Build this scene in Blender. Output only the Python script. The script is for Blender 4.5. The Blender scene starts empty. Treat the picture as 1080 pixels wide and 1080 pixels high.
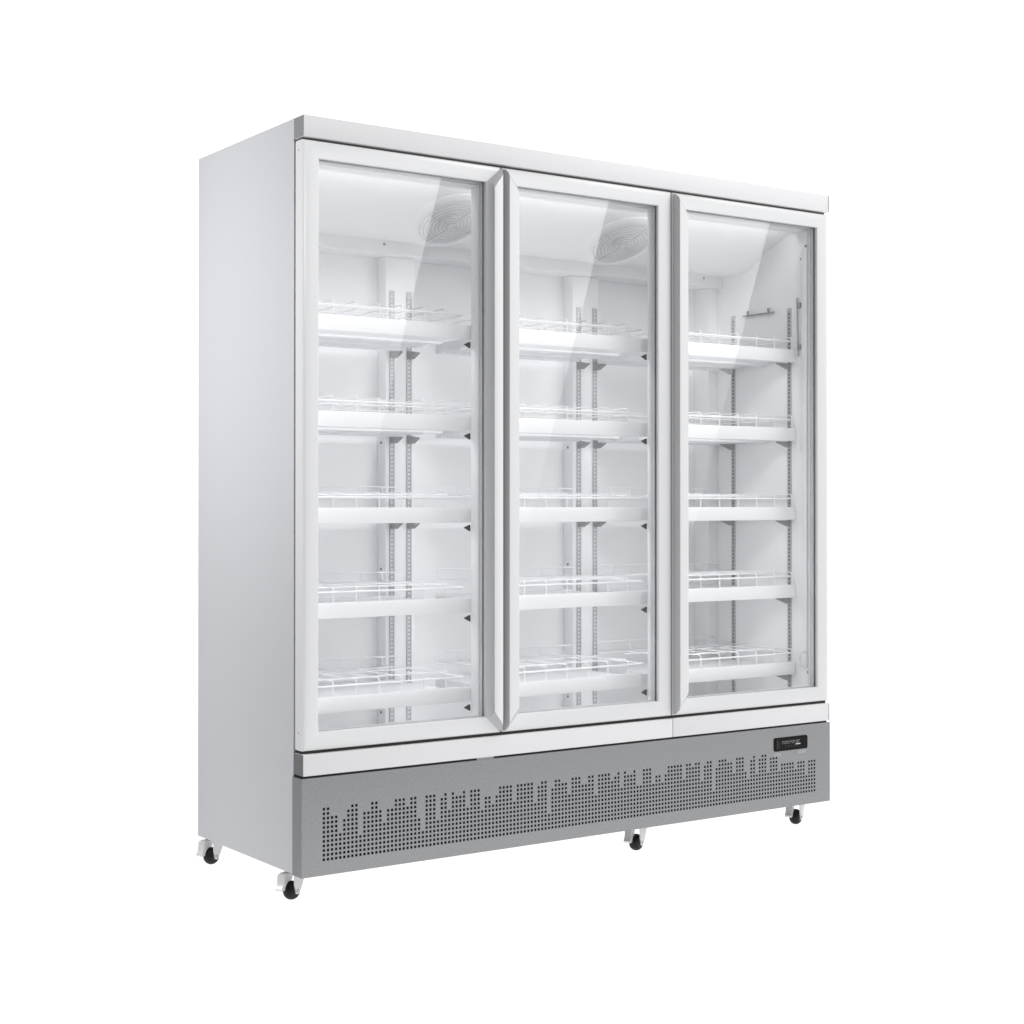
import bpy, bmesh, math, random
from mathutils import Vector, Matrix
R = math.radians
sc = bpy.context.scene
C = sc.collection
random.seed(4)

# ---------------------------------------------------------------- materials
def mat(name, col, rough=.5, metal=0., spec=.5, grain=0., gscale=900., bump=0., bscale=300.):
    m = bpy.data.materials.new(name); m.use_nodes = True
    nt = m.node_tree; b = nt.nodes['Principled BSDF']
    b.inputs['Base Color'].default_value = (*col, 1)
    b.inputs['Roughness'].default_value = rough
    b.inputs['Metallic'].default_value = metal
    b.inputs['Specular IOR Level'].default_value = spec
    tc = nt.nodes.new('ShaderNodeTexCoord')
    n = nt.nodes.new('ShaderNodeTexNoise'); n.inputs['Scale'].default_value = gscale
    n.inputs['Detail'].default_value = 2
    nt.links.new(tc.outputs['Object'], n.inputs['Vector'])
    mr = nt.nodes.new('ShaderNodeMapRange')
    g = max(grain, .01)
    mr.inputs['From Min'].default_value = .3; mr.inputs['From Max'].default_value = .7
    mr.inputs['To Min'].default_value = 1-g; mr.inputs['To Max'].default_value = 1+g
    nt.links.new(n.outputs['Fac'], mr.inputs['Value'])
    mx = nt.nodes.new('ShaderNodeVectorMath'); mx.operation = 'SCALE'
    mx.inputs[0].default_value = col
    nt.links.new(mr.outputs['Result'], mx.inputs['Scale'])
    nt.links.new(mx.outputs['Vector'], b.inputs['Base Color'])
    if bump:
        n2 = nt.nodes.new('ShaderNodeTexNoise'); n2.inputs['Scale'].default_value = bscale
        nt.links.new(tc.outputs['Object'], n2.inputs['Vector'])
        bp = nt.nodes.new('ShaderNodeBump'); bp.inputs['Strength'].default_value = bump
        bp.inputs['Distance'].default_value = .001
        nt.links.new(n2.outputs['Fac'], bp.inputs['Height'])
        nt.links.new(bp.outputs['Normal'], b.inputs['Normal'])
    return m

WHITE = mat('white_powder_coat', (.66, .66, .672), .5)
FRAME = mat('white_frame_plastic', (.66, .664, .672), .30)
LINER = mat('white_liner', (.90, .90, .91), .45)
EVAP  = mat('white_evaporator_cover', (.85, .855, .865), .5)
RAIL  = mat('white_price_rail', (.86, .86, .87), .30)
WIRE  = mat('white_coated_wire', (.90, .90, .91), .35)
TRAY  = mat('white_tray_sheet', (.78, .785, .80), .45)
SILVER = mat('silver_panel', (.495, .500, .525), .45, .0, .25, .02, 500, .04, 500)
KICK  = mat('grey_hammered_metal', (.275, .279, .286), .30, .88, .5, .13, 260, .25, 300)
KSIDE = mat('grey_kick_side', (.21, .215, .22), .5, .2, .5, .10, 420, .12, 420)
CAP   = mat('grey_end_cap', (.225, .228, .232), .5, .0, .4, .06, 700)
DCAP  = mat('dark_grey_end_cap', (.13, .132, .135), .5, .0, .4, .12, 500)
DARK  = mat('black_shade_fill', (.012, .012, .013), .6)
DGREY = mat('dark_gap_underside', (.10, .10, .105), .6)
GREY  = mat('grey_seal', (.34, .345, .36), .55)
LGREY = mat('light_grey_spacer', (.56, .565, .58), .4)
GRIP  = mat('grey_grip', (.52, .522, .53), .45, .0)
STEEL = mat('galvanised_strip', (.46, .465, .48), .38, .25, .5, .10, 300)
SHADOWSTEEL = mat('slot_shade_backing', (.09, .09, .095), .6)  # dark colour gives the wall slots the shade of a deeper channel
BRKT  = mat('grey_bracket', (.27, .273, .28), .45, .3)
BLACK = mat('black_plastic', (.006, .006, .0065), .5, 0, .12)
RUBBER = mat('black_rubber', (.010, .010, .011), .5, 0, .25, .3, 300)
CHROME = mat('bright_zinc', (.66, .66, .67), .28, .1)
ZINC = mat('zinc_plate', (.62, .62, .635), .3, .25)
GLYPH = mat('pale_print', (.62, .61, .60), .5)
GLYPHD = mat('dim_print', (.20, .195, .19), .5)
MARK  = mat('white_print', (.56, .56, .57), .5)
GUARD = mat('grey_fan_wire', (.50, .505, .52), .4, .2)
SCREW = mat('screw_head', (.16, .16, .17), .4, .6)
LENS  = mat('milky_tube', (.82, .82, .84), .3)

def glass_mat():
    m = bpy.data.materials.new('door_glass'); m.use_nodes = True
    nt = m.node_tree; nt.nodes.clear()
    o = nt.nodes.new('ShaderNodeOutputMaterial')
    t = nt.nodes.new('ShaderNodeBsdfTransparent'); t.inputs['Color'].default_value = (.985, .99, .992, 1)
    g = nt.nodes.new('ShaderNodeBsdfGlossy'); g.inputs['Roughness'].default_value = .004
    f = nt.nodes.new('ShaderNodeFresnel'); f.inputs['IOR'].default_value = 1.5
    # constant IOR on both faces of the pane: use the absolute facing
    geo = nt.nodes.new('ShaderNodeNewGeometry')
    # Fresnel inverts the IOR itself on back faces, so undo it there
    inv = nt.nodes.new('ShaderNodeMath'); inv.operation = 'MULTIPLY_ADD'
    inv.inputs[1].default_value = 1/1.5-1.5; inv.inputs[2].default_value = 1.5
    nt.links.new(geo.outputs['Backfacing'], inv.inputs[0])
    nt.links.new(inv.outputs[0], f.inputs['IOR'])
    mx = nt.nodes.new('ShaderNodeMixShader')
    nt.links.new(f.outputs['Fac'], mx.inputs['Fac'])
    nt.links.new(t.outputs[0], mx.inputs[1]); nt.links.new(g.outputs[0], mx.inputs[2])
    nt.links.new(mx.outputs[0], o.inputs['Surface'])
    return m
GLASS = glass_mat()

# ---------------------------------------------------------------- mesh helpers
class MB:
    def __init__(s): s.bm = bmesh.new()
    def quad(s, pts, mi=0):
        f = s.bm.faces.new([s.bm.verts.new(p) for p in pts]); f.material_index = mi; return f
    def box(s, x0, x1, y0, y1, z0, z1, mi=0, bev=0., seg=2):
        v = [s.bm.verts.new((x, y, z)) for x in (x0, x1) for y in (y0, y1) for z in (z0, z1)]
        fs = [(0,1,3,2), (4,6,7,5), (0,4,5,1), (2,3,7,6), (0,2,6,4), (1,5,7,3)]
        F = []
        for f in fs:
            q = s.bm.faces.new([v[i] for i in f]); q.material_index = mi; F.append(q)
        if bev:
            es = list({e for f in F for e in f.edges})
            r = bmesh.ops.bevel(s.bm, geom=es, offset=bev, segments=seg, affect='EDGES', profile=.5, material=-1)
            for f in r['faces']: f.material_index = mi
        return s
    def prism(s, poly, axis, a, b, mi=0):
        """closed polygon (2-D) swept along axis from a to b; poly in the other two axes in xyz order"""
        def p(q, t):
            if axis == 'x': return (t, q[0], q[1])
            if axis == 'y': return (q[0], t, q[1])
            return (q[0], q[1], t)
        A = [s.bm.verts.new(p(q, a)) for q in poly]; B = [s.bm.verts.new(p(q, b)) for q in poly]
        n = len(poly)
        fs = [s.bm.faces.new(A), s.bm.faces.new(B[::-1])]
        for i in range(n):
            fs.append(s.bm.faces.new((A[i], B[i], B[(i+1) % n], A[(i+1) % n])))
        for f in fs: f.material_index = mi
        return s
    def tube(s, pts, r, seg=6, mi=0):
        pts = [Vector(p) for p in pts]; rings = []
        up = None
        for i, p in enumerate(pts):
            d = (pts[min(i+1, len(pts)-1)] - pts[max(i-1, 0)]).normalized()
            a = Vector((0, 0, 1)) if abs(d.z) < .9 else Vector((1, 0, 0))
            if up is None: up = (a - d*a.dot(d)).normalized()
            else: up = (up - d*up.dot(d)).normalized()
            sd = d.cross(up)
            rings.append([s.bm.verts.new(p + (up*math.cos(t)+sd*math.sin(t))*r) for t in [2*math.pi*k/seg for k in range(seg)]])
        for a, b in zip(rings, rings[1:]):
            for k in range(seg):
                f = s.bm.faces.new((a[k], a[(k+1) % seg], b[(k+1) % seg], b[k])); f.material_index = mi
        for q in (rings[0][::-1], rings[-1]):
            f = s.bm.faces.new(q); f.material_index = mi
        return s
    def lathe(s, prof, M, seg=32, mi=0, cap=True):
        """prof = [(r, h)], axis = local z of matrix M"""
        rings = []
        for r, h in prof:
            rings.append([s.bm.verts.new(M @ Vector((r*math.cos(t), r*math.sin(t), h))) for t in [2*math.pi*k/seg for k in range(seg)]])
        for a, b in zip(rings, rings[1:]):
            for k in range(seg):
                f = s.bm.faces.new((a[k], a[(k+1) % seg], b[(k+1) % seg], b[k])); f.material_index = mi
        if cap:
            for q in (rings[0][::-1], rings[-1]):
                f = s.bm.faces.new(q); f.material_index = mi
        return s
    def ring(s, c, r, tr, M3, seg=40, tseg=5, mi=0):
        rings = []
        for k in range(seg):
            t = 2*math.pi*k/seg
            o = Vector((math.cos(t), math.sin(t), 0))
            rings.append([s.bm.verts.new(c + M3 @ (o*(r+tr*math.cos(q)) + Vector((0, 0, tr*math.sin(q))))) for q in [2*math.pi*j/tseg for j in range(tseg)]])
        for k in range(seg):
            a, b = rings[k], rings[(k+1) % seg]
            for j in range(tseg):
                f = s.bm.faces.new((a[j], b[j], b[(j+1) % tseg], a[(j+1) % tseg])); f.material_index = mi
        return s
    def build(s, name, mats, parent=None, smooth=30, loc=None):
        if not isinstance(mats, (list, tuple)): mats = [mats]
        bmesh.ops.recalc_face_normals(s.bm, faces=s.bm.faces)
        if loc: bmesh.ops.translate(s.bm, verts=s.bm.verts, vec=-Vector(loc))
        me = bpy.data.meshes.new(name); s.bm.to_mesh(me); s.bm.free()
        for m in mats: me.materials.append(m)
        if smooth:
            me.polygons.foreach_set('use_smooth', [True]*len(me.polygons))
            me.set_sharp_from_angle(angle=R(smooth))
        o = bpy.data.objects.new(name, me); C.objects.link(o)
        if loc: o.location = loc
        if parent: o.parent = parent
        return o
def box(name, m, parent, x0, x1, y0, y1, z0, z1, bev=0.):
    return MB().box(x0, x1, y0, y1, z0, z1, 0, bev).build(name, m, parent)
def dup(o, parent, off):
    c = o.copy(); C.objects.link(c); c.parent = parent; c.location = o.location + Vector(off)
    return c

# ---------------------------------------------------------------- dimensions (metres, from the photograph)
W, D = 1.8785, .6456
ZB, ZT = .0196, 1.9546          # cabinet underside and top
FLOOR = -.063

fridge = bpy.data.objects.new('display_fridge', None); C.objects.link(fridge)
fridge.location = (0, 0, FLOOR); fridge.empty_display_size = .2
fridge['label'] = 'tall white upright fridge with three glass doors, wire shelves, grey perforated base and castors'
fridge['category'] = 'fridge'

# children are modelled in world coordinates; offset them against the root's height
def P(o):
    o.parent = fridge; o.matrix_parent_inverse = Matrix.Translation((0, 0, -FLOOR)); return o

# ---------------------------------------------------------------- carcass
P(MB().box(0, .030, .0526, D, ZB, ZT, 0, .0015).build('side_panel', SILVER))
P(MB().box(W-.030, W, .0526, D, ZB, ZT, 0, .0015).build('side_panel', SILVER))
P(box('back_panel', SILVER, None, .031, W-.031, D-.02, D-.001, ZB+.002, ZT-.002))
P(box('top_panel', SILVER, None, .031, W-.031, .0535, D-.021, ZT-.03, ZT-.002))
P(box('underside', DGREY, None, .031, W-.031, .012, D-.021, ZB+.001, ZB+.012))
P(box('door_seal', GREY, None, .004, .030, .0445, .0522, .345, 1.890))
# dark strips painting shade into gaps between header, doors, trim and base
P(MB().box(.003, W-.003, .016, .0500, 1.8880, 1.9060).build('gap_shade', DGREY))
P(MB().box(.004, W-.004, .012, .0490, .3300, .3416).build('gap_shade', DARK))
P(MB().box(.004, W-.004, .008, .0490, .2690, .2775).build('gap_shade', DARK))
# liner
P(box('inner_wall', LINER, None, .0305, .045, .0500, .6200, .30, 1.8985))
P(box('inner_wall', LINER, None, 1.835, W-.0305, .0500, .6200, .30, 1.8985))
P(box('back_wall', LINER, None, .0455, 1.8345, .550, .6200, .30, 1.8985))
P(box('inner_floor', LINER, None, .0305, W-.0305, .0500, .6200, .280, .2995))
P(box('inner_ceiling', LINER, None, .0455, 1.8345, .0500, .5495, 1.8900, 1.9230))
P(box('top_jamb', RAIL, None, .0455, 1.8345, .0500, .1150, 1.8440, 1.8895, .003))
P(box('corner_post', LINER, None, 1.792, 1.8345, .475, .5495, .2998, 1.7045, .002))
for x0, x1 in ((.534, .634), (1.231, 1.336)):
    pl = P(box('back_pillar', LINER, None, x0, x1, .500, .5495, .2998, 1.7045, .002))
    for z in (1.150, .772, .345):
        s = MB().lathe([(.0001, -.0016), (.0035, -.0016), (.0042, 0)], Matrix.Translation((x0, .526, z)) @ Matrix.Rotation(R(90), 4, 'Y'), 10)
        o = s.build('screw', SCREW); o.parent = pl
for x0, x1 in ((.568, .668), (1.203, 1.296)):
    P(box('door_mullion', LINER, None, x0, x1, .0500, .0910, .2998, 1.8895, .002))

# sloping evaporator cover with two fans
ev = MB().prism([(.058, 1.8895), (.334, 1.745), (.450, 1.7415), (.450, 1.7050), (.5495, 1.7050), (.5495, 1.8895)], 'x', .0458, 1.8342)
ev = P(ev.build('evaporator_cover', EVAP))
sl = (Vector((0, .334, 1.745)) - Vector((0, .058, 1.8895))).normalized()
nrm = Vector((0, sl.z, -sl.y)).normalized()
if nrm.z > 0: nrm = -nrm
M3 = Matrix((Vector((1, 0, 0)), sl, nrm)).transposed()
for fx in (.607, 1.240):
    fy = .262; fz = 1.8895 + (fy-.058)*(1.745-1.8895)/(.334-.058)
    c = Vector((fx, fy, fz))
    M4 = Matrix.Translation(c) @ M3.to_4x4()
    sh = MB().lathe([(.128, 0), (.125, .0022), (.112, .0034), (.100, .0036), (.0955, .003), (.094, .001), (.0001, .001)], M4, 48, 0, False).build('fan_shroud', EVAP)
    sh.parent = ev
    g = MB()
    for k in range(8):
        r = .016 + k*.0110
        g.ring(c + nrm*(.019 - .008*(k/7)**2), r, .0010, M3, 48, 5)
    for k in range(4):
        a = R(20 + 90*k)
        d = M3 @ Vector((math.cos(a), math.sin(a), 0))
        g.tube([c + nrm*.0175 + d*.008, c + nrm*.0165 + d*.05, c + nrm*.011 + d*.095], .0009, 5)
    g = g.build('fan_guard', GUARD); g.parent = ev
    hb = MB().lathe([(.030, .0015), (.030, .007), (.026, .009), (.0001, .009)], M4, 24).build('fan_hub', EVAP)
    hb.parent = ev
for x, v in ((1.748, 0), (.5, 0)):
    o = MB().lathe([(.0001, -.0015), (.004, -.0015), (.0045, 0)], Matrix.Translation((x, .450, 1.731)) @ Matrix.Rotation(R(-90), 4, 'X'), 10).build('screw', SCREW)
    o.parent = ev

# ---------------------------------------------------------------- header, trim, kick plate
hd = P(MB().box(.0009, W-.0009, 0, .0522, 1.8998, ZT, 0, .0016).build('header', WHITE))
for x0, x1 in ((0, .0008), (W-.0008, W)):
    if x0 == 0: o = MB().box(x0, x1, .0012, .0522, 1.9008, ZT-.0010).build('end_cap', CAP)
    else: o = MB().box(W-.0007, W+.0032, -.0012, .0510, 1.9012, ZT-.0014, 0, .0016).build('end_cap', LGREY)
    o.parent = hd
SEAM = 1.2249
for x0, x1, lc, rc in ((0, SEAM-.0012, 1, 0), (SEAM+.0012, W, 0, 1)):
    a, b = x0 + (.0009 if lc else 0), x1 - (.0009 if rc else 0)
    t = P(MB().box(a, b, 0, .048, .2762, .3310, 0, .0014).build('trim_strip', WHITE))
    if lc: o = MB().box(x0, x0+.0008, .0010, .0500, .2768, .3304).build('end_cap', DCAP); o.parent = t
    if rc: o = MB().box(x1-.0007, x1+.0006, -.0004, .0500, .2768, .3304).build('end_cap', DCAP); o.parent = t
P(MB().box(.530, .585, .003, .012, .2700, .2770).build('trim_clip', GREY))

H = [12,12,10,10,6,9,11,12,12,5,10,10,12,12,10,7,10,10,12,12,12,10,12,12,7,4,12,12,12,6,11,12,8,12,11,11,12,8,12,12,12,
     7,10,10,8,10,12,12,12,12,8,12,12,12,12,12,7,11,12,12,4,10,12,12,11,11,8,12,12,12,10,10,12,12,7,12,12,12,12,10,11,12,
     8,12,11,11,12,8,8,12,12,12,8,10,10,8,10,12,12,12,12,12,8,12,12,11,12,12,7,11,12,12,4,10,12,12,12,11,11,8,12,12,12,8,
     6,11,12,7,11,12,12,7,11,11,11,7,9,9,9,9,9,7,9,9,9,5,9,9,9]
NC = len(H)
def kick():
    m = MB(); bm = m.bm
    X0, X1, Z0, Z1 = -.0035, W+.0035, ZB, .2705
    px = (1.8127-.0598)/(NC-1); pz = .01168; hw = .0035
    xs = [X0]; 
    for i in range(NC):
        c = .0598 + i*px; xs += [c-hw, c+hw]
    xs.append(X1)
    zs = [Z0]
    for j in range(12):
        c = .0597 + j*pz; zs += [c-hw, c+hw]
    zs.append(Z1)
    V = {}
    def v(i, j, k):
        key = (i, j, k)
        if key not in V: V[key] = bm.verts.new((xs[i], k, zs[j]))
        return V[key]
    for i in range(len(xs)-1):
        for j in range(len(zs)-1):
            hole = i % 2 == 1 and j % 2 == 1 and (j-1)//2 < H[(i-1)//2]
            if hole:
                for (a, b) in (((i, j), (i+1, j)), ((i+1, j), (i+1, j+1)), ((i+1, j+1), (i, j+1)), ((i, j+1), (i, j))):
                    bm.faces.new((v(*a, 0), v(*b, 0), v(*b, .0022), v(*a, .0022))).material_index = 1
            else:
                bm.faces.new((v(i, j, 0), v(i+1, j, 0), v(i+1, j+1, 0), v(i, j+1, 0)))
    # folded returns at the ends, top and bottom
    for x, sgn in ((X0, 1), (X1, -1)):
        m.quad([(x, 0, Z0), (x, .0515, Z0), (x, .0515, Z1), (x, 0, Z1)], 1)
        m.quad([(x, .0515, Z0), (x+sgn*.004, .0515, Z0), (x+sgn*.004, .0515, Z1), (x, .0515, Z1)], 1)
    for z in (Z0, Z1):
        m.quad([(X0, 0, z), (X1, 0, z), (X1, .0515, z), (X0, .0515, z)], 0)
    return m.build('kick_plate', [KICK, KSIDE], None, 0)
kp = P(kick())
P(box('dark_base_backing', DARK, None, .031, W-.031, .018, .022, .034, .266))  # black sheet standing in for the darkness behind the holes
# temperature controller
ct = MB()
def rrect(x0, x1, z0, z1, r, n=4):
    pts = []
    for cx, cz, a0 in ((x1-r, z1-r, 0), (x0+r, z1-r, 90), (x0+r, z0+r, 180), (x1-r, z0+r, 270)):
        for k in range(n+1):
            a = R(a0 + 90*k/n); pts.append((cx+r*math.cos(a), cz+r*math.sin(a)))
    return pts
ct.prism(rrect(1.636, 1.780, .1965, .2385, .006), 'y', -.0022, -.0002)
ct.prism(rrect(1.640, 1.776, .2000, .2350, .004), 'y', -.0030, -.0015)
ct = ct.build('temperature_controller', BLACK); ct.parent = kp
# illegible dim characters on its face and pale captions under it
g = MB()
x = 1.6685
for k in range(13):
    w = random.choice((.0042, .0050, .0058)); 
    z0, z1 = .2178, .2268
    if k in (6, 10): x += .0018
    g.box(x, x+.0014, -.0034, -.0029, z0+random.choice((0, .0, .003)), z1)
    g.box(x+.0016, x+w-.0008, -.0034, -.0029, z1-.0022, z1) 
    if k % 3: g.box(x+.0016, x+w-.0008, -.0034, -.0029, z0, z0+.002)
    x += w+.0010
g = g.build('display_digits', GLYPHD); g.parent = ct
g = MB()
for k in range(4): g.box(1.7275+k*.0052, 1.7275+k*.0052+.004, -.0034, -.0029, .2128, .2160)
g = g.build('display_symbol', GLYPH); g.parent = ct
g = MB()
for zz, n, xx in ((.2110, 5, 1.683), (.2075, 4, 1.686)):
    for k in range(n): g.box(xx+k*.0125, xx+k*.0125+.0018, -.0034, -.0029, zz, zz+.0014)
g = g.build('display_marks', GLYPHD); g.parent = ct
g = MB()
for k in range(6): g.box(1.6475, 1.6492, -.0034, -.0029, .2045+k*.0048, .2062+k*.0048); 
for k in range(5): g.box(1.6540, 1.6556, -.0034, -.0029, .2065+k*.0048, .2080+k*.0048)
g = g.build('display_scale', GLYPHD); g.parent = ct
for x0, n in ((1.638, 5), (1.740, 6)):
    g = MB()
    for k in range(n):
        xx = x0+k*.0058; zz = .1815 if x0 < 1.7 else .1835
        g.box(xx, xx+.0013, -.0004, .0004, zz, zz+.0085)
        g.box(xx+.0015, xx+.0044, -.0004, .0004, zz+(.0070 if k % 2 else 0), zz+(.0085 if k % 2 else .0015))
    g = g.build('caption', MARK); g.parent = kp

# ---------------------------------------------------------------- doors
Z0D, Z1D = .3398, 1.8924
def door(x0, x1, ix0, ix1, grip):
    iz0, iz1 = .3865, 1.8465
    prof = [(0, .0430), (0, .0060), (.04, .0040), (.10, .0022), (.20, .0009), (.34, .0002), (.50, 0), (.93, 0), (.98, .0012), (1, .0040), (1, .0075)]
    def sweep(pr, name, ms, mi=None, smooth=35):
        m = MB(); loops = []
        for s, y in pr:
            a, b = x0+(ix0-x0)*s, x1+(ix1-x1)*s
            c, d = Z0D+(iz0-Z0D)*s, Z1D+(iz1-Z1D)*s
            loops.append([m.bm.verts.new(p) for p in ((a, y, c), (b, y, c), (b, y, d), (a, y, d))])
        for n, (p, q) in enumerate(zip(loops, loops[1:])):
            for k in range(4):
                f = m.bm.faces.new((p[k], p[(k+1) % 4], q[(k+1) % 4], q[k]))
                f.material_index = mi[n] if mi else 0
        return m.build(name, ms, None, smooth)
    dr = P(sweep(prof, 'door', [FRAME]))
    dark = sweep([(1, .0076), (1.0, .0125)], 'glazing_gasket', [GREY]); dark.parent = dr
    sp = sweep([(1.0, .0166), (1.0, .0290), (.985, .0292), (.985, .0310), (1.02, .0312), (1.02, .0350), (.97, .0430)], 'glazing_spacer', [LGREY, FRAME], [0, 0, 0, 0, 1, 1], 20); sp.parent = dr
    bk = sweep([(.97, .0432), (.02, .0432)], 'door_back', [LGREY]); bk.parent = dr
    gl = MB().box(ix0-.004, ix1+.004, .0127, .0165, iz0-.004, iz1+.004).build('glass', GLASS, None, 0); gl.parent = dr
    if grip:
        # raised grip: mitred at both ends along the frame's own mitre line
        if grip == 'r':   # offsets measured inwards from the outer edge
            O, sg = x1, -1; P_ = [(.0005, .0004), (.0030, -.008), (.0095, -.0235), (.0120, -.0245), (.0362, -.0245), (.0378, -.0238), (.0386, -.0125), (.0422, -.0052), (.0505, -.0003)]
            mis = [1, 1, 0, 0, 0, 1, 1, 1, 1]
        else:
            O, sg = x0, 1; P_ = [(.0008, .0004), (.0012, -.010), (.0030, -.0235), (.0050, -.0255), (.0350, -.0260), (.0372, -.0250), (.0435, -.0090), (.0465, -.0002)]
            mis = [1, 1, 1, 0, 0, 0, 0, 0]
        m = MB(); A = []; B = []
        for t, y in P_:
            k = (1.35*min(1, t/.008) if grip == 'l' else 1.1*min(1, t/.022))*max(0, -y)
            A.append(m.bm.verts.new((O+sg*t, y, Z0D+.003+t*.85+k))); B.append(m.bm.verts.new((O+sg*t, y, Z1D-.003-t*.85-k)))
        n = len(P_)
        for i in range(n):
            f = m.bm.faces.new((A[i], B[i], B[(i+1) % n], A[(i+1) % n])); f.material_index = mis[i] if i < n-1 else 0
        m.bm.faces.new(A).material_index = 2; m.bm.faces.new(B[::-1]).material_index = 2  # end facets coloured grey to stand in for their shading
        h = m.build('handle', [FRAME, GRIP, GRIP if grip == 'l' else LGREY], None, 38); h.parent = dr
    return dr
d1 = door(.0004, .6078, .0445, .5568, 'r')
d2 = door(.6140, 1.2222, .6625, 1.1700, 'l')
d3 = door(1.2276, 1.8770, 1.2770, 1.8275, 'l')
for z in (1.868, .385):
    o = MB().lathe([(.0001, -.0012), (.0022, -.0012), (.0026, 0)], Matrix.Translation((.0004, .026, z)) @ Matrix.Rotation(R(90), 4, 'Y'), 10).build('screw', STEEL)
    o.parent = d1

# ---------------------------------------------------------------- slotted uprights
def upright(kind, x, y):
    """kind 'back': strip faces -Y at (x, y); 'wall': strip faces -X"""
    m = MB(); bm = m.bm
    w, t, z0, z1, pitch = .0165, .0038, .318, 1.603, .0123
    n = int((z1-z0-.012)/pitch)
    us = [-w/2, -.0040, .0040, w/2]
    zs = [z0]
    for k in range(n):
        c = z0+.012+k*pitch; zs += [c-.0037, c+.0037]
    zs.append(z1)
    def T(u, d, z):   # d = height above the wall
        return (x+u, y-d, z) if kind == 'back' else (x-d, y+u, z)
    V = {}
    def v(i, j, d):
        k = (i, j, d)
        if k not in V: V[k] = bm.verts.new(T(us[i], d, zs[j]))
        return V[k]
    for i in range(3):
        for j in range(len(zs)-1):
            if i == 1 and j % 2 == 1:
                for a, b in (((1, j), (2, j)), ((2, j), (2, j+1)), ((2, j+1), (1, j+1)), ((1, j+1), (1, j))):
                    bm.faces.new((v(*a, t), v(*b, t), v(*b, t-.0015), v(*a, t-.0015)))
            else:
                bm.faces.new((v(i, j, t), v(i+1, j, t), v(i+1, j+1, t), v(i, j+1, t)))
    for u in (-w/2, w/2):
        m.quad([T(u, 0, z0), T(u, t, z0), T(u, t, z1), T(u, 0, z1)])
    m.quad([T(-w/2, 0, z1), T(w/2, 0, z1), T(w/2, t, z1), T(-w/2, t, z1)])
    m.quad([T(-w/2+.001, .0012, z0), T(w/2-.001, .0012, z0), T(w/2-.001, .0012, z1), T(-w/2+.001, .0012, z1)], 1)
    return P(m.build('shelf_upright', [STEEL, LENS if kind == 'back' else SHADOWSTEEL], None, 0))
for x in (.5546, .6140, 1.2540, 1.3198): upright('back', x, .500)
for y in (.130, .396): upright('wall', 1.835, y)

# ---------------------------------------------------------------- shelves
LEVELS = [1.4660, 1.2120, .9570, .7060, .4580]
YR = .105
def shelf(x0, x1, wx, plate_r, brackets, fronts):
    """built around its rail's top edge at z = 0"""
    m = MB()
    zt = .041
    for X in wx:
        pts = [(X, YR+.008, -.010), (X, YR+.008, zt-.007), (X, YR+.0098, zt-.0025), (X, YR+.0145, zt-.0005), (X, YR+.024, zt), (X, .452, zt-.006), (X, .458, zt-.002), (X, .460, zt+.004), (X, .460, zt+.018)]
        m.tube(pts, .0018, 6)
    a, b = x0-.002, x1+(.020 if plate_r else -.004)
    m.tube([(a, YR+.0055, .0275), (b-.012, YR+.0055, .0275), (b-.003, YR+.014, .0275), (b, YR+.030, .0275), (b, .455, .0275), (b-.006, .462, .0275), (a, .462, .0275)], .0025, 6)
    m.tube([(a, .460, zt+.024), (b, .460, zt+.018)], .0020, 6)
    for y in (.200, .330): m.tube([(a, y, zt-.006), (b, y, zt-.006)], .0017, 6)
    sh = m.build('shelf', WIRE, None, 40)
    fr = MB()   # sheet tray under the wires, with pressed ribs underneath
    pr = [(.117, -.014), (.117, -.034), (.200, -.034), (.228, -.038), (.231, -.0435), (.262, -.0435), (.265, -.038), (.330, -.038), (.333, -.0435), (.372, -.0435), (.375, -.038), (.430, -.038), (.434, -.0465), (.465, -.0465), (.465, -.010), (.462, -.010), (.462, -.016)]
    fr.prism(pr, 'x', a, b)
    o = fr.build('tray', TRAY, None, 20); o.parent = sh
    rl = MB()   # price rail: face, folded top and bottom lips
    rl.prism([(YR, -.041), (YR-.0012, -.038), (YR-.0012, -.003), (YR, 0), (YR+.010, 0), (YR+.010, -.0025), (YR+.0025, -.0030), (YR+.0025, -.0385), (YR+.010, -.0390), (YR+.010, -.041)], 'x', x0, x1)
    rl = rl.build('price_rail', RAIL, None, 50); rl.parent = sh
    if plate_r:
        o = MB().box(x1+.0005, x1+.060, YR+.004, YR+.010, -.041, -.002, 0, .0015).build('end_plate', EVAP); o.parent = sh
    for kind, x, y in brackets:
        bk = MB()
        if kind == 'back':
            bk.prism([(y-.0065, -.0400), (y-.050, -.0470), (y-.050, -.0500), (y-.020, -.0640), (y-.0065, -.0640)], 'x', x-.0090, x+.0090)
        else:
            bk.prism([(x-.006, -.043), (x-.060, -.043), (x-.060, -.046), (x-.016, -.062), (x-.006, -.062)], 'y', y-.0045, y+.0045)
        o = bk.build('bracket', BRKT, None, 0); o.parent = sh
    for x in fronts:
        bk = MB().prism([(x, -.048), (x-.019, -.056), (x, -.066)], 'y', .093, .100)
        o = bk.build('bracket', BLACK, None, 0); o.parent = sh
    return sh
bays = [
    shelf(.058, .5415, [.0765+.0705*k for k in range(7)], True, [('back', .5546, .500)], [.568]),
    shelf(.690, 1.1875, [.6915+.0756*k for k in range(7)], True, [('back', .6140, .500), ('back', 1.2540, .500)], [1.203]),
    shelf(1.310, 1.8310, [1.3570+.0782*k for k in range(7)], False, [('back', 1.3198, .500), ('wall', 1.835, .396), ('wall', 1.835, .130)], []),
]
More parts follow.
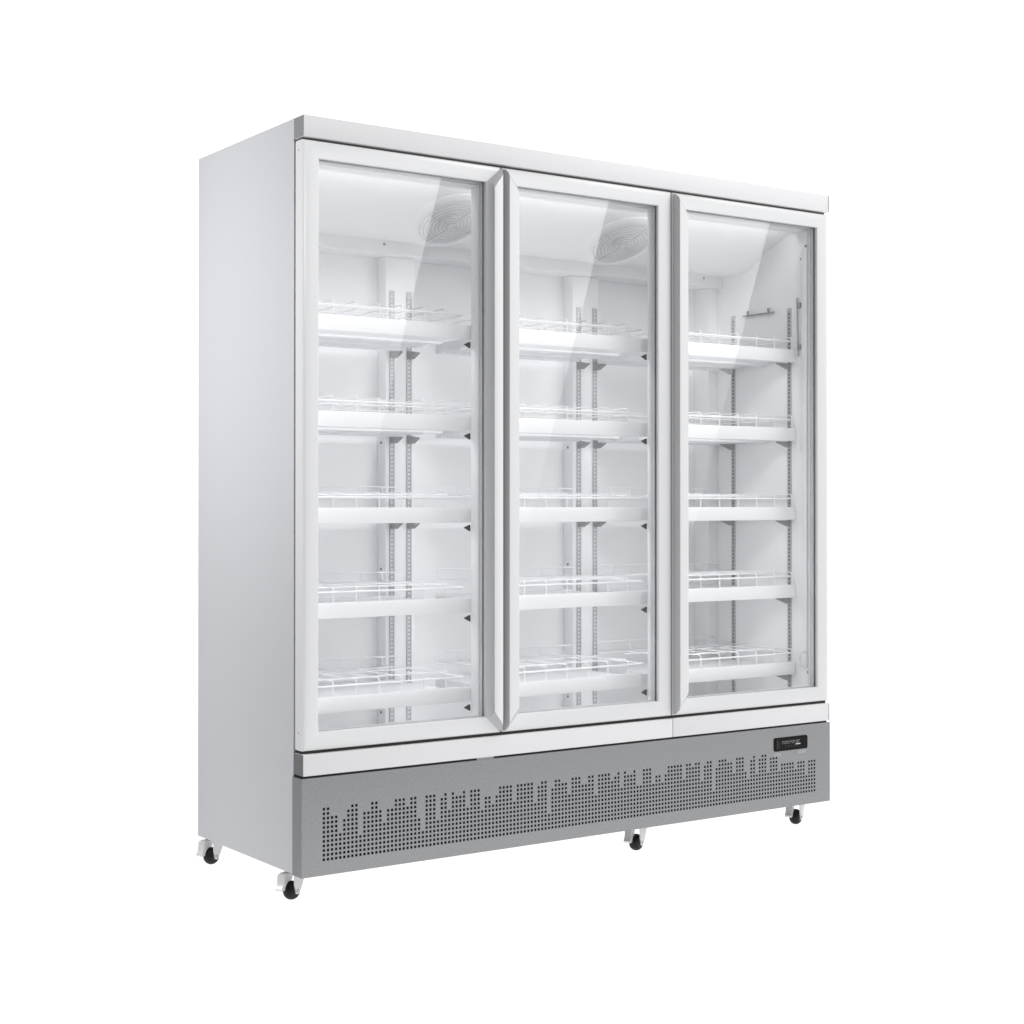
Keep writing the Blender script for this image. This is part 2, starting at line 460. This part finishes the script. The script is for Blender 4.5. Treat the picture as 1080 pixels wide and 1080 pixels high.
for s in bays:
    kids = list(s.children)
    for n, z in enumerate(LEVELS):
        if n == 0: o = s
        else:
            o = s.copy(); C.objects.link(o)
            for ch in kids:
                c = ch.copy(); C.objects.link(c); c.parent = o
        P(o); o.location = (0, 0, z)
        o['group'] = 'wire shelves with white price rails'

# ---------------------------------------------------------------- details on the right wall
ls = P(MB().box(1.822, 1.8348, .046, .066, .4920, 1.7880, 0, .003).build('light_strip', LENS))
o = MB().box(1.818, 1.8346, .044, .070, .4440, .4915, 0, .002).build('end_cap', FRAME); o.parent = ls
for y, z in ((.058, 1.796), (.077, 1.757), (.083, .470), (.050, .428)):
    P(MB().lathe([(.0001, -.0015), (.0036, -.0015), (.0042, 0)], Matrix.Translation((1.8348, y, z)) @ Matrix.Rotation(R(90), 4, 'Y'), 10).build('screw', SCREW))
hk = P(MB().tube([(1.829, .197, 1.596), (1.829, .344, 1.597)], .0030, 6).build('sensor_rod', BRKT))
for y in (.222, .322):
    o = MB().lathe([(.002, -.006), (.003, .000), (.0045, .006), (.004, .011), (.0001, .012)], Matrix.Translation((1.8285, y, 1.601)), 10).build('clip', BRKT); o.parent = hk
cb = P(MB().tube([(1.831, .093, 1.6330), (1.831, .091, 1.55), (1.831, .088, 1.4440)], .0026, 6).build('sensor_cable', GREY))
for z in (1.608, 1.474):
    o = MB().box(1.826, 1.8346, .076, .090, z-.008, z+.008, 0, .002).build('clip', BRKT); o.parent = cb

# ---------------------------------------------------------------- castors
WR = .0245
def caster():
    m = MB()          # fork: top plate, swivel race, two cheeks (wheel centre at the origin)
    zt = ZB - FLOOR - WR
    m.lathe([(.021, zt-.012), (.023, zt-.010), (.023, zt-.0015), (.020, zt)], Matrix.Translation((.012, 0, 0)), 24)
    m.box(-.020, .034, -.0205, .0205, zt-.015, zt-.011, 0, .001, 1)
    for s in (-1, 1):
        y0, y1 = (.0168, .0205) if s > 0 else (-.0205, -.0168)
        m.prism([(-.007, -.006), (0, -.009), (.007, -.006), (.017, .008), (.034, zt-.016), (.034, zt-.012), (-.012, zt-.012), (-.012, .016), (-.009, .004)], 'y', y0, y1)
    f = m.build('caster', ZINC, None, 30)
    MX = Matrix.Rotation(R(90), 4, 'X')
    w = MB().lathe([(.010, -.0155), (WR-.0075, -.0155), (WR-.0045, -.0130), (WR-.0018, -.0085), (WR-.0004, -.004), (WR, 0), (WR-.0004, .004), (WR-.0018, .0085), (WR-.0045, .0130), (WR-.0075, .0155), (.010, .0155)], MX, 40).build('wheel', RUBBER); w.parent = f
    b = MB().lathe([(.0001, -.0225), (.0035, -.0225), (.0050, -.0206), (.0050, .0206), (.0035, .0225), (.0001, .0225)], MX, 12).build('axle_bolt', STEEL); b.parent = f
    p = MB()
    p.prism([(-.011, zt-.0115), (-.028, zt-.0135), (-.0305, zt-.020), (-.0330, .0190), (-.0405, .0085), (-.0375, .0030), (-.0300, .0035), (-.0265, .0040), (-.0240, .0120), (-.0180, .0198), (-.011, .0242)], 'y', .0010, .0225)
    p = p.build('brake_pedal', CHROME, None, 40); p.parent = f
    return f
cs = caster(); ck = list(cs.children)
spots = [(.033, .127), (.034, .628), (1.149, .079), (1.819, .090), (1.149, .560), (1.819, .600)]
for n, (x, y) in enumerate(spots):
    if n == 0: o = cs
    else:
        o = cs.copy(); C.objects.link(o)
        for ch in ck:
            c = ch.copy(); C.objects.link(c); c.parent = o
    P(o); o.location = (x, y, FLOOR + WR); o.rotation_euler.z = R(26)

# ---------------------------------------------------------------- floor: invented translucent sheet, lit from below to wash out shadows
def floor_mat():
    m = bpy.data.materials.new('white_translucent_sheet'); m.use_nodes = True
    nt = m.node_tree; nt.nodes.clear()
    o = nt.nodes.new('ShaderNodeOutputMaterial')
    t = nt.nodes.new('ShaderNodeBsdfTranslucent'); t.inputs['Color'].default_value = (.9, .9, .9, 1)
    d = nt.nodes.new('ShaderNodeBsdfDiffuse'); d.inputs['Color'].default_value = (.9, .9, .9, 1)
    mx = nt.nodes.new('ShaderNodeMixShader'); mx.inputs['Fac'].default_value = .15
    nt.links.new(t.outputs[0], mx.inputs[1]); nt.links.new(d.outputs[0], mx.inputs[2])
    nt.links.new(mx.outputs[0], o.inputs['Surface'])
    return m
fl = MB(); fl.quad([(-1.30, -1.35, FLOOR), (5.5, -1.35, FLOOR), (5.5, 8, FLOOR), (1.30, 8, FLOOR), (-.76, .3, FLOOR)])
fl = fl.build('floor', floor_mat(), None, 0); fl['kind'] = 'structure'

# ---------------------------------------------------------------- lights
def area(name, loc, rot, sx, sy, radiance, spread=180):
    l = bpy.data.lights.new(name, 'AREA'); l.shape = 'RECTANGLE'; l.size = sx; l.size_y = sy
    l.energy = radiance*math.pi*sx*sy; l.spread = R(spread)
    o = bpy.data.objects.new(name, l); C.objects.link(o); o.location = loc; o.rotation_euler = [R(a) for a in rot]
    return o, l
area('under_floor_fill', (2, 3.2, FLOOR-.25), (180, 0, 0), 7.6, 10.2, .81)  # added below the sheet so the floor turns white without shadow
area('side_lamp', (-1.75, .62, 1.64), (0, -87, 0), 1.4, .8, 6.9, 125)
area('key_lamp', (3.4, -2.0, 3.7), (55, 0, 40), 1.6, 1.2, 6)
area('front_lamp', (-.6, -4.4, 4.1), (58, 0, -14), 2.0, 1.2, 16)
# added fill lamps under the header and behind each price rail, brightening the interior
area('interior_fill', (.940, .1000, 1.8415), (46, 0, 0), 1.74, .018, 6.2)
for z in LEVELS: area('interior_fill', (.900, .1235, z-.0425), (26, 0, 0), 1.66, .010, 21)
# three added lamps in front, cut on a slant to shape the panes' streaks
def streak_lamp(x0, x1, z0, z1, xa, za, xb, zb, rad):
    o, l = area('streak_lamp', ((x0+x1)/2, -5, (z0+z1)/2), (90, 0, 0), x1-x0, z1-z0, rad)
    l.use_nodes = True; nt = l.node_tree
    em = next(n for n in nt.nodes if n.type == 'EMISSION')
    geo = nt.nodes.new('ShaderNodeNewGeometry'); sp = nt.nodes.new('ShaderNodeSeparateXYZ')
    nt.links.new(geo.outputs['Position'], sp.inputs[0])
    def mth(op, a, b, c=None):
        n = nt.nodes.new('ShaderNodeMath'); n.operation = op
        for i, q in enumerate((a, b, c)):
            if q is None: continue
            if isinstance(q, (int, float)): n.inputs[i].default_value = q
            else: nt.links.new(q, n.inputs[i])
        return n.outputs[0]
    k = (xa-xb)/(za-zb)
    edge = mth('MULTIPLY_ADD', sp.outputs['Z'], k, xa-k*za)
    inside = mth('LESS_THAN', sp.outputs['X'], edge)
    mr = nt.nodes.new('ShaderNodeMapRange'); mr.interpolation_type = 'SMOOTHSTEP'
    mr.inputs['From Min'].default_value = .4; mr.inputs['From Max'].default_value = 2.9
    mr.inputs['To Min'].default_value = 0; mr.inputs['To Max'].default_value = 1
    nt.links.new(sp.outputs['Z'], mr.inputs['Value'])
    nt.links.new(mth('MULTIPLY', inside, mr.outputs['Result']), em.inputs['Strength'])
    return o
streak_lamp(2.60, 4.00, .30, 3.30, 3.596, 3.049, 3.120, 1.303, 2.9)
streak_lamp(4.06, 5.45, .30, 3.30, 4.954, 3.035, 4.350, 1.044, 2.8)
streak_lamp(5.55, 7.00, .30, 3.30, 6.445, 2.975, 5.730, .807, 2.7)

# ---------------------------------------------------------------- world: white background, brightness shaped by direction
w = bpy.data.worlds.new('World'); sc.world = w; w.use_nodes = True
nt = w.node_tree; bg = nt.nodes['Background']
tc = nt.nodes.new('ShaderNodeTexCoord')
dt = nt.nodes.new('ShaderNodeVectorMath'); dt.operation = 'DOT_PRODUCT'
dt.inputs[1].default_value = (.5717, .8205, 0)
nt.links.new(tc.outputs['Generated'], dt.inputs[0])
mr = nt.nodes.new('ShaderNodeMapRange'); mr.interpolation_type = 'SMOOTHSTEP'
mr.inputs['From Min'].default_value = -.60; mr.inputs['From Max'].default_value = -.05
mr.inputs['To Min'].default_value = .74; mr.inputs['To Max'].default_value = 1.22
nt.links.new(dt.outputs['Value'], mr.inputs['Value'])
# dimmed to the left so the cabinet's side falls darker
sx = nt.nodes.new('ShaderNodeSeparateXYZ'); nt.links.new(tc.outputs['Generated'], sx.inputs[0])
lf = nt.nodes.new('ShaderNodeMapRange'); lf.interpolation_type = 'SMOOTHSTEP'
lf.inputs['From Min'].default_value = -.35; lf.inputs['From Max'].default_value = .15
lf.inputs['To Min'].default_value = .04; lf.inputs['To Max'].default_value = 1
nt.links.new(sx.outputs['X'], lf.inputs['Value'])
ml = nt.nodes.new('ShaderNodeMath'); ml.operation = 'MULTIPLY'
nt.links.new(mr.outputs['Result'], ml.inputs[0]); nt.links.new(lf.outputs['Result'], ml.inputs[1])
bg.inputs['Color'].default_value = (1, 1, 1, 1)
nt.links.new(ml.outputs[0], bg.inputs['Strength'])

# ---------------------------------------------------------------- camera
cam = bpy.data.cameras.new('camera'); co = bpy.data.objects.new('camera', cam); C.objects.link(co)
co.location = (-1.898, -3.6481, .9631)
co.rotation_euler = (R(90 + .3808), 0, -R(34.8689))
cam.sensor_width = 36; cam.lens = 1699.67/1080*36
cam.shift_y = -(540-521.5766)/1080
cam.clip_end = 100; cam.clip_start = .05
sc.camera = co

vs = sc.view_settings; vs.view_transform = 'Standard'; vs.look = 'None'; vs.exposure = 0; vs.gamma = 1; vs.use_curve_mapping = False
sc.render.engine = 'CYCLES'
cy = sc.cycles
cy.max_bounces = 10; cy.diffuse_bounces = 7; cy.glossy_bounces = 4; cy.transmission_bounces = 6; cy.transparent_max_bounces = 16
cy.use_denoising = True; cy.sample_clamp_indirect = 6
sc.render.film_transparent = False
